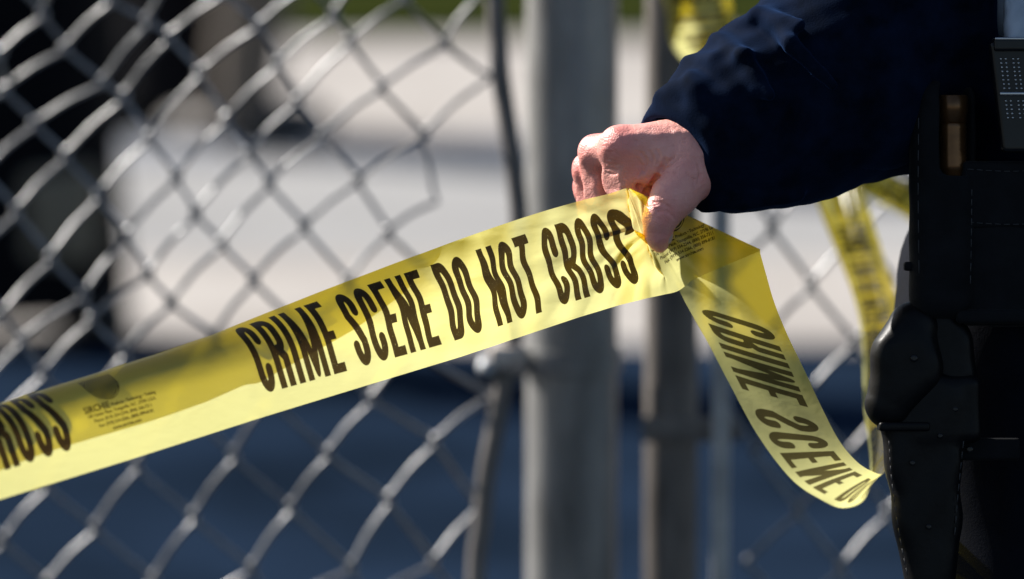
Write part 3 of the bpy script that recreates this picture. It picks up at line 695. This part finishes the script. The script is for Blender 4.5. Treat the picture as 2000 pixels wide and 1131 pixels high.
def person_fields(J, P):
    j = J; d = {}
    body = smin(ellip(P, np.array(j['chest']), (.175, .115, .22)), ellip(P, np.array(j['pelvis']), (.145, .095, .12)), .08)
    body = smin(body, capsule(P, j['pelvis'], j['chest'], .095, .125), .05)
    body = smin(body, capsule(P, j['chest'], j['neck'], .09, .058), .05)
    hd = np.array(j['head']); head = ellip(P, hd, (.078, .098, .118))
    fd = j.get('face', (-.25, -.97)); F = np.array([fd[0], fd[1], 0]); S = np.array([-fd[1], fd[0], 0])
    head = smin(head, capsule(P, hd-F*.01+[0, 0, -.06], hd+F*.055+[0, 0, -.085], .06, .032), .03)      # jaw
    head = smin(head, capsule(P, hd+F*.09+[0, 0, .015], hd+F*.112+[0, 0, -.025], .010, .014), .012)    # nose
    head = smin(head, capsule(P, hd+F*.088-S*.02+[0, 0, -.058], hd+F*.088+S*.02+[0, 0, -.058], .009, .009), .01)
    for s in (-1, 1):
        head = smin(head, ellip(P, hd+S*s*.083+[0, 0, -.01], (.016, .02, .032)), .01)
        head = smax(head, -capsule(P, hd+F*.105+S*s*.032+[0, 0, .016], hd+F*.11+S*s*.034+[0, 0, .016], .014, .014), .012)
    body = smin(body, capsule(P, j['neck'], hd+[0, 0, -.07], .058, .055), .03); body = smin(body, head, .03)
    for s in 'RL':
        body = smin(body, capsule(P, j['s'+s], j['e'+s], .056, .043), .05)
        body = smin(body, capsule(P, j['e'+s], j['w'+s], .043, .028), .03)
        body = smin(body, capsule(P, j['h'+s], j['k'+s], .078, .052), .02); body = smin(body, capsule(P, j['k'+s], j['a'+s], .058, .04), .03)
        body = smin(body, capsule(P, j['a'+s], j['t'+s], .04, .03), .03)
    jac = smin(ellip(P, np.array(j['chest'])+[0, 0, -.03], (.245, .16, .27)), capsule(P, j['pelvis'], j['chest'], .165, .17), .08)
    jac = smin(jac, capsule(P, np.array(j['sR'])*.6+np.array(j['sL'])*.4, np.array(j['sR'])*.4+np.array(j['sL'])*.6, .09, .09), .06)
    arms = None
    for s in 'RL':
        a = smin(capsule(P, j['s'+s], j['e'+s], .085, .068), capsule(P, j['e'+s], j['w'+s], .068, .045), .04); arms = a if arms is None else np.minimum(arms, a)
        jac = smin(jac, capsule(P, j['s'+s], j['e'+s], .085, .068), .06)
    tro = None
    for s in 'RL':
        a = smin(capsule(P, j['h'+s], j['k'+s], .112, .082), capsule(P, j['k'+s], j['a'+s], .082, .062), .05); tro = a if tro is None else smin(tro, a, .03)
    tro = smin(tro, ellip(P, np.array(j['pelvis'])+[0, 0, -.01], (.19, .14, .14)), .05); tro = smin(tro, capsule(P, np.array(j['hR'])+[0, 0, -.03], np.array(j['hL'])+[0, 0, -.03], .11, .11), .04)
    sh = None
    for s in 'RL':
        a = capsule(P, np.array(j['a'+s])+[0, 0, -.02], j['t'+s], .062, .052); sh = a if sh is None else np.minimum(sh, a)
    hair = np.maximum(ellip(P, hd-F*.012+[0, 0, .022], (.088, .104, .112)), -ellip(P, hd+F*.09+[0, 0, -.04], (.1, .09, .1)))
    return body, jac, arms, tro, sh, hair
def make_person(J, name, label, h=.012, mats=None, hidden_hand='R', noise=.004, hem=.92, wrist_hands=('L',)):
    pts = np.array([v for k, v in J.items() if k not in ('face', 'full', 'coat')], float); lo = pts.min(0)-.2; hi = pts.max(0)+.2; lo[2] = -.01
    P = vol(lo, hi, h); body, jac, arms, tro, sh, hair = person_fields(J, P)
    if J.get('coat'):
        pe = np.array(J['pelvis']); ct = np.sqrt((P[0]-pe[0])**2+(P[1]-pe[1])**2)-(.17+.05*np.clip(.95-P[2], 0, 1)); jac = smin(jac, ct, .06)
    for s in wrist_hands:                                 # relaxed hand: palm, four fingers, thumb
        w = np.array(J['w'+s]); e = np.array(J['e'+s]); d = (w-e)/np.linalg.norm(w-e); sd = np.array([0, 1., 0]); sd = sd-d*sd.dot(d); sd /= np.linalg.norm(sd); n_ = np.cross(d, sd)
        body = smin(body, capsule(P, w, w+d*.075, .03, .036), .02)
        for q in range(4):
            a = w+d*.085+sd*(.03-.02*q); body = np.minimum(body, chain(P, [a, a+d*.04, a+d*.07+n_*.01], [.0115, .0105, .009], .003))
        body = np.minimum(body, chain(P, [w+d*.02+sd*.03, w+d*.06+sd*.055, w+d*.09+sd*.055], [.016, .013, .011], .004))
    fold = noise*np.sin(P[2]*60+P[0]*25)*np.sin(P[0]*31+P[1]*40+P[2]*13)
    jac = smin(jac, arms if 'sleeves' in J.get('opt', '') or True else jac, .02) if J.get('full') else jac
    jac = smax(jac+fold, hem-P[2], .01); jac = smax(jac, P[2]-1.53, .02)
    tro = smax(tro+fold*1.2, P[2]-1.04, .01)
    V, Q = polygonise(body, lo, h); V = laplace(V, Q, 2)
    return P, lo, h, V, Q, jac, tro, sh, hair, arms
Jr = dict(J); Jr['face'] = (-.75, -.66)
P, lo, h, Vb, Qb, jac, tro, sh, hair, arms = make_person({k: v for k, v in Jr.items()}, 'person', '', .011, noise=.003, hem=hw(1700, 352, 0)[2])
Vh_w = H2W(Vh)
Vall = np.concatenate([Vb, Vh_w]); 
def orient(V, Q):
    a, b, c, d = (V[Q[:, k]] for k in range(4)); s = (np.einsum('ij,ij->i', a-V.mean(0), np.cross(b-V.mean(0), c-V.mean(0)))).sum()
    return Q[:, ::-1] if s < 0 else Q
Qall = np.concatenate([orient(Vb, Qb), orient(Vh_w, Qh)+len(Vb)])
me = bpy.data.meshes.new('person'); me.from_pydata(Vall.tolist(), [], Qall.tolist()); me.update()
at = me.attributes.new('red', 'FLOAT', 'POINT'); at.data.foreach_set('value', np.concatenate([np.full(len(Vb), .15), red]).astype(np.float32))
officer = link('person', me, M_skin)
tag(officer, 'officer in dark navy jacket pinching the yellow tape between thumb and fingers', 'person')
def part(name, D, lo, h, mat, parent, tw=None, it=2):
    V, Q = polygonise(D, lo, h); V = laplace(V, Q, it); return solid_mesh(name, V, Q, tw, mat, parent)
# open jacket: cut away the front over the shirt
xs = hw(1958, 0, 0)[0]
front = np.maximum(np.maximum(xs-P[0], P[0]-(bx_+.12)), P[1]-(by_-.02)); front = np.maximum(front, hw(1970, 110, 0)[2]-P[2])
jk = smax(jac, -front, .012)
part('jacket', jk, lo, h, M_navy, officer)
sleeveL = capsule(P, J['eL'], J['wL'], .068, .045); sleeveL = smin(sleeveL, capsule(P, J['sL'], J['eL'], .085, .068), .03)
part('sleeve', sleeveL, lo, h, M_navy, officer)
shirt = np.maximum(np.maximum(smax(jac+.016, -(1.0-P[2])*-1-0, .01), P[2]-1.5), .99-P[2])
part('shirt', shirt, lo, h, M_shirt, officer)
part('trousers', tro, lo, h, M_trouser, officer)
shl = [np.array(J['a'+s]) for s in 'RL']
for s in 'RL':
    ds = capsule(P, np.array(J['a'+s])+[0, 0, -.02], J['t'+s], .062, .052); ds = smax(ds, .002-P[2], .004)
    part('boot', ds, lo, h, M_shoe, officer)
part('hair', hair, lo, h, M_hair, officer)
hd = np.array(J['head']); Fd = np.array([-.75, -.66, 0]); Sd = np.array([.66, -.75, 0])
M_eye = simple('eye_white', (.6, .58, .55), (.65, .62, .6), 30, .2)
for s in (-1, 1):
    bm = bmesh.new(); bmesh.ops.create_uvsphere(bm, u_segments=12, v_segments=8, radius=.012)
    bmesh.ops.translate(bm, vec=Vector(hd+Fd*.078+Sd*s*.032+[0, 0, .016]), verts=bm.verts); m_ = bpy.data.meshes.new('eye'); bm.to_mesh(m_); bm.free(); link('eye', m_, M_eye, officer)

# ---- near sleeve, fine
slo, shi, sh_ = (1180, -420, -260), (2000, 470, 560), 5.6
P = vol(slo, shi, sh_)
arm = chain(P, [(1318, 306, 62), (1400, 268, 70), (1500, 222, 95), (1640, 152, 150), (1760, -60, 240), (1870, -340, 330)], [92, 128, 168, 198, 212, 225], 60)
arm = smin(arm, capsule(P, (1450, 300, 70), (1575, 266, 115), 102, 126), 40)
arm = smin(arm, capsule(P, (1640, 205, 190), (1800, 190, 240), 128, 146), 50)
# folds and the stitched hem at the cuff
folds = [((1290,190,30),(1350,160,-20),(1420,200,-70)), ((1345,118,60),(1400,120,-20),(1470,180,-90)), ((1400,75,60),(1450,110,-60),(1500,190,-110)),
         ((1500,10,60),(1540,90,-90),(1620,170,-120)), ((1370,400,20),(1450,395,-20),(1560,385,0)), ((1420,60,100),(1480,30,20),(1560,50,-70)), ((1330,150,60),(1360,185,-40),(1400,260,-75))]
for f_ in folds:
    arm = smin(arm, chain(P, list(f_), [13, 17, 11], 12), 26)
arm = arm + 1.6*np.sin(P[0]*.045+P[1]*.05+1)*np.sin(P[1]*.06-P[2]*.05)+.8*np.sin(P[0]*.11-P[1]*.08)
# cut the cuff opening with a tilted plane and hollow it
nx = np.array([-.80, .30, -.52]); nx /= np.linalg.norm(nx); c0 = np.array([1316, 312, 40])
cut = (P[0]-c0[0])*nx[0]+(P[1]-c0[1])*nx[1]+(P[2]-c0[2])*nx[2]
bend = .0016*((P[0]-c0[0])**2*0+(P[1]-c0[1])**2)
cutd = cut + 4*np.sin(P[1]*.05)
hem = np.abs(cutd+14)-3.2
arm = arm + 2.6*np.exp(-((cutd+30)/2.6)**2) + 1.6*np.exp(-((cutd+37)/2.2)**2) - 1.5*np.exp(-((cutd+14)/12)**2)
arm = smax(arm, cutd, 5)
arm = smax(arm, -smax(hem, -(arm+7), 3)-0*arm, 4) if False else arm
inner = chain(P, [(1240, 345, 60), (1318, 308, 62), (1400, 275, 70), (1480, 240, 85)], [76, 80, 96, 100], 30)
arm = smax(arm, -inner, 5)
part('sleeve', arm, slo, sh_, M_navy, officer, H2W, 3)

# ---- thumbnail
nv = []
nu, nw_ = 9, 9
for i in range(nu):
    for j in range(nw_):
        u = i/(nu-1); w = (j/(nw_-1)-.5)*1.5
        c = np.array([1287+2*u, 452+24*u, -33+8*u]); r = 25.5-7*u**2
        # arc round the thumb axis, facing right and toward the lens
        dvec = np.array([math.cos(w-.55), 0, math.sin(w-.55)]); nv.append(c+dvec*(r+.9))
nf = [(i*nw_+j, (i+1)*nw_+j, (i+1)*nw_+j+1, i*nw_+j+1) for i in range(nu-1) for j in range(nw_-1)]
nail = mesh('thumbnail', H2W(nv), nf, M_nail, officer)
md = nail.modifiers.new('s', 'SOLIDIFY'); md.thickness = .0006; md.offset = 0

# ------------------------------------------------------------------ duty belt and what hangs on it
def px_box(c, hs, r, lo=None, pad=14, h=3.0, extra=None):
    lo = np.array(c)-np.array(hs)-pad; hi = np.array(c)+np.array(hs)+pad; P = vol(lo, hi, h); D = box_sdf(P, c, hs, r)
    if extra: D = extra(P, D)
    return D, lo, h
def px_part(name, c, hs, r, mat, parent, h=3.0, extra=None, it=1):
    D, lo, h = px_box(c, hs, r, h=h, extra=extra); return part(name, D, lo, h, mat, parent, H2W, it)
hold = empty('torch_holder', hw(1845, 620, 60)); tag(hold, 'black upright belt pouch with rounded top holding the brown torch', 'pouch')
def hollow(P, D):
    D = smax(D, -capsule(P, (1866, 120, 62), (1866, 420, 62), 36, 34), 4)
    D = smax(D, -box_sdf(P, (1880, 250, 20), (44, 92, 50), 20), 6)
    return D + .7*np.sin(P[1]*.06+P[0]*.04)
px_part('body', (1846, 388, 62), (66, 236, 50), 44, M_nylon, hold, 3.4, hollow)
px_part('belt_loop', (1850, 300, 124), (44, 90, 12), 10, M_nylon, hold, 3.4)
px_part('snap_tab', (1781, 520, 60), (12, 9, 20), 5, M_nylon, hold, 3)
torch = empty('torch', hw(1866, 400, 62)); tag(torch, 'brown metal torch standing in the black belt pouch', 'torch')
def rev(name, prof, cx, cz, mat, parent, n=28, lean=0.0):
    V, F = [], []
    for y, r in prof:
        for k in range(n):
            a = 2*math.pi*k/n; V.append((cx+lean*(y-300)+r*math.cos(a), y, cz+r*math.sin(a)))
    m = len(prof); F = [(i*n+j, i*n+(j+1) % n, (i+1)*n+(j+1) % n, (i+1)*n+j) for i in range(m-1) for j in range(n)]+[tuple(range(n))[::-1], tuple((m-1)*n+j for j in range(n))]
    return mesh(name, H2W(V), F, mat, parent)
rev('tail_cap', [(184, 27), (186, 30), (218, 30), (221, 28), (238, 28)], 1865, 60, M_brass, torch)
rev('barrel', [(238, 26)]+[(y, 28 if (k % 2) else 26.5) for k, y in enumerate(np.arange(242, 330, 5))]+[(332, 24), (520, 24)], 1865, 60, M_brass, torch)
p2 = empty('belt_pouch', hw(1960, 640, 60)); tag(p2, 'wide dark flat belt pouch at the right edge beside the torch pouch', 'pouch')
px_part('body', (1975, 480, 78), (98, 158, 46), 22, M_nylon, p2, 4, lambda P, D: D+1.4*np.sin(P[0]*.05+P[1]*.03))
px_part('flap', (1975, 380, 40), (92, 66, 12), 9, M_nylon, p2, 3.2)
px_part('lower_strap', (1970, 618, 66), (100, 14, 44), 8, M_nylon, p2, 3.2)
belt = empty('duty_belt', (bx_, by_, hw(0, 430, 200)[2])); tag(belt, 'black duty belt round the waist behind the pouches', 'belt')
zc = hw(0, 430, 200)[2]; V, F = [], []
for k in range(64):
    a = 2*math.pi*k/64
    for dz, rr_ in ((-.027, 0), (.027, 0), (.027, .006), (-.027, .006)): V.append((bx_+(.198+rr_)*math.cos(a), by_+(.152+rr_)*math.sin(a), zc+dz))
F = [(4*i+j, 4*((i+1) % 64)+j, 4*((i+1) % 64)+(j+1) % 4, 4*i+(j+1) % 4) for i in range(64) for j in range(4)]
mesh('strap', V, F, M_black, belt)
# holster: hood, guard and tapering sheath
hol = empty('holster', hw(1800, 1120, 70)); tag(hol, 'black thigh holster with rounded hood at the hip, below the torch pouch', 'holster')
lo = np.array((1660, 560, -60)); P = vol(lo, (1980, 1260, 220), 4.2)
sheath = chain(P, [(1800, 800, 70), (1808, 900, 72), (1816, 1010, 74), (1822, 1150, 76)], [84, 72, 66, 50], 20)
sheath = smax(sheath, np.abs(P[2]-72)-42, 14); sheath = smin(sheath, box_sdf(P, (1850, 800, 74), (70, 66, 40), 20), 20)
part('sheath', sheath+1.2*np.sin(P[1]*.04+P[0]*.05), lo, 4.2, M_black, hol, H2W, 2)
hood = smin(capsule(P, (1775, 722, 60), (1742, 790, 60), 72, 50), capsule(P, (1772, 690, 60), (1790, 640, 70), 66, 52), 20)
hood = smax(hood, np.abs(P[2]-62)-50, 16)
part('hood', hood, lo, 4.2, M_black, hol, H2W, 2)
back = smin(capsule(P, (1850, 672, 80), (1868, 730, 80), 54, 46), capsule(P, (1840, 620, 80), (1850, 670, 80), 40, 50), 20); back = smax(back, np.abs(P[2]-84)-40, 10)
part('grip_guard', back, lo, 4.2, M_black, hol, H2W, 2)
px_part('hood_strap', (1768, 834, 62), (50, 9, 46), 5, M_black, hol, 3)
px_part('leg_strap', (1900, 880, 96), (100, 22, 10), 5, M_nylon, hol, 3.4)
def disc(name, c, r_, mat, parent, th=5):
    V, F = [], []; n = 20
    for z_, q in ((c[2]+th, r_), (c[2], r_), (c[2]-1.6, r_*.82), (c[2]-1.2, r_*.3)):
        for k in range(n):
            a = 2*math.pi*k/n; V.append((c[0]+q*math.cos(a), c[1]+q*math.sin(a), z_))
    F = [(i*n+j, i*n+(j+1) % n, (i+1)*n+(j+1) % n, (i+1)*n+j) for i in range(3) for j in range(n)]+[tuple(3*n+j for j in range(n))]
    return mesh(name, H2W(V), F, mat, parent)
for x_, y_, z_ in ((1868, 800, 28), (1838, 852, 24), (1784, 905, 24), (1816, 1030, 24)): disc('screw', (x_, y_, z_), 5.5, M_plast, hol)
disc('snap', (1786, 700, 8), 7.5, M_plast, hol); disc('snap', (1900, 880, 84), 7.5, M_plast, hol)
def stitch(parent, pts, name='stitching'):
    P_ = catmull(pts, 14); o_ = tubes(name, [H2W(P_[k:k+3]) for k in range(0, len(P_)-3, 3)], .00035, M_thread, parent, 5); o_['kind'] = 'stuff'; return o_
M_thread = simple('grey_thread', (.02, .02, .022), (.035, .035, .038), 60, .7)
stitch(hol, [(1738, 862, 26), (1744, 940, 30), (1758, 1040, 33), (1776, 1130, 36)]); stitch(hol, [(1884, 862, 26), (1874, 960, 30), (1866, 1060, 33)])
stitch(p2, [(1892, 330, 27), (1975, 334, 27), (2058, 330, 27)]); stitch(p2, [(1892, 434, 27), (1975, 438, 27), (2058, 434, 27)])
stitch(hold, [(1795, 230, 14), (1794, 380, 10), (1796, 560, 12)]); stitch(hold, [(1899, 370, 11), (1898, 460, 10), (1896, 570, 12)])
# radio-like handset clipped on at the right edge: glossy studded plastic
rad = empty('equipment_clip', hw(1980, 300, 0)); tag(rad, 'glossy black studded plastic grip clipped below the blue-grey shirt at the right edge', 'equipment')
def lean_box(name, c, hs, r, mat, parent, h=2.4):
    def f(P, D): return box_sdf([P[0]-(P[1]-190)*.12, P[1], P[2]], c, hs, r)
    return px_part(name, c, np.array(hs)+[26, 0, 0], r, mat, parent, h, None) if False else px_part(name, c, hs, r, mat, parent, h, f)
lean_box('grip_body', (1982, 190, 6), (38, 108, 26), 8, M_plast, rad)
px_part('grip_cap', (1976, 88, -2), (37, 13, 32), 4, M_plast, rad, 2.0)
px_part('grip_rim', (1984, 184, -12), (34, 3.5, 20), 2, M_chrome, rad, 1.6)
px_part('grip_edge', (1976, 77, -6), (36, 3, 30), 2, M_chrome, rad, 1.6)
sv, sf = [], []
cnt = 0
bmS = bmesh.new()
for c in range(4):
    for r in range(15):
        x_ = 1962+c*9.5+(5 if c > 1 else 0); y_ = 116+r*8.2
        if abs(y_-184) < 6: continue
        bmesh.ops.create_icosphere(bmS, subdivisions=1, radius=3.0, matrix=Matrix.Translation((x_+(y_-190)*.12, y_, -21)))
mS = bpy.data.meshes.new('studs'); bmS.to_mesh(mS); bmS.free()
co = np.zeros(len(mS.vertices)*3); mS.vertices.foreach_get('co', co); mS.vertices.foreach_set('co', H2W(co.reshape(-1, 3)).ravel())
o = link('studs', mS, M_chrome, rad)
# a fold of shirt above the grip
lo = np.array((1940, -160, -60)); P = vol(lo, (2200, 90, 240), 4)
sh2 = smin(box_sdf(P, (2085, -40, 110), (118, 140, 110), 40), capsule(P, (1978, -140, 20), (1984, 70, 10), 15, 13), 18) + 1.0*np.sin(P[1]*.15+P[0]*.2)
part('shirt_front', sh2, lo, 4, M_shirt, officer, H2W, 2)

# ------------------------------------------------------------------ blurred people and post in the left background
def bg_person(cx, cy, label, group, mats, yaw=0.0, arm=None, h=.022, H=1.0, hem=.82, noise=.004, coat=False):
    ca, sa = math.cos(yaw), math.sin(yaw)
    def R(x, y, z): return (cx+x*ca-y*sa, cy+x*sa+y*ca, z*H)
    J = {'pelvis': R(0, 0, .98), 'chest': R(0, 0, 1.33), 'neck': R(0, 0, 1.50), 'head': R(0, -.02, 1.67), 'sR': R(-.2, 0, 1.43), 'eR': R(-.27, .02, 1.14), 'wR': R(-.25, -.1, .90),
         'sL': R(.2, 0, 1.43), 'eL': R(.27, .02, 1.14), 'wL': R(.26, -.08, .90), 'hR': R(-.10, 0, .93), 'kR': R(-.115, -.01, .5), 'aR': R(-.12, .03, .09), 'tR': R(-.15, -.12, .05),
         'hL': R(.10, 0, .93), 'kL': R(.115, -.01, .5), 'aL': R(.12, .03, .09), 'tL': R(.15, -.12, .05), 'face': (sa, -ca), 'full': True, 'coat': coat}
    if arm: J.update({k: R(*v) for k, v in arm.items()})
    P, lo, h, V, Q, jac, tro, sh, hair, arms = make_person(J, 'person', '', h, noise=noise, hem=hem, wrist_hands=('L', 'R'))
    me = bpy.data.meshes.new('person'); me.from_pydata(V.tolist(), [], orient(V, Q).tolist()); me.update(); o = link('person', me, M_skin)
    tag(o, label, 'person', group)
    part('jacket', jac, lo, h, mats[0], o); part('trousers', tro, lo, h, mats[1], o); part('hair', hair, lo, h, M_hair, o)
    for s in 'RL':
        part('shoe', capsule(P, np.array(J['a'+s])+[0, 0, -.02], J['t'+s], .062, .052), lo, h, M_shoe, o)
    return o
def gpos(px, py): d = gdist(py); return ((px-1000)*K*math.hypot(d, CAMZ)*1.0, d)
M_blk = cloth_mat('black_cloth', (.003, .003, .004), (.006, .006, .008), sheen=0)
M_bluej = cloth_mat('blue_cloth', (.05, .11, .24), (.08, .16, .32), sheen=.1)
M_tan = cloth_mat('grey_brown_cloth', (.10, .085, .07), (.15, .125, .105), sheen=.1)
x, y = gpos(50, 668)
bg_person(x-.02, y, 'blurred person in long black coat at the left edge, beyond the fence', 'people beyond the fence', (M_blk, M_blk), .3, hem=.06, h=.02, coat=True)
x, y = gpos(375, 262)
bg_person(x, y, 'blurred person in black coat between the left edge and the grey-brown trousers', 'people beyond the fence', (M_blk, M_blk), -.4, hem=.07, h=.02, coat=True)
x, y = gpos(500, 290)
bg_person(x, y, 'blurred person in grey-brown trousers standing farther off on the pale pavement', 'people beyond the fence', (M_bluej, M_tan), 1.45, hem=.80)
x, y = gpos(135, 655)
bag = empty('shoulder_bag', (x, y-.25, .16)); tag(bag, 'blurred tan bag in front of the person in black at the left edge', 'bag')
lo = np.array((x-.2, y-.45, .05)); P = vol(lo, (x+.2, y+.0, .5), .008)
part('body', box_sdf(P, (x, y-.25, .25), (.075, .05, .09), .04)+.004*np.sin(P[0]*60+P[2]*40), lo, .008, simple('tan_canvas', (.16, .13, .09), (.24, .19, .13), 20, .9), bag)
tube('strap', catmull([(x-.05, y-.25, .33), (x-.05, y-.26, .6), (x-.04, y-.25, .95), (x-.05, y-.12, 1.45)], 6), .008, M_black, bag, 6)
print('wires', nw)
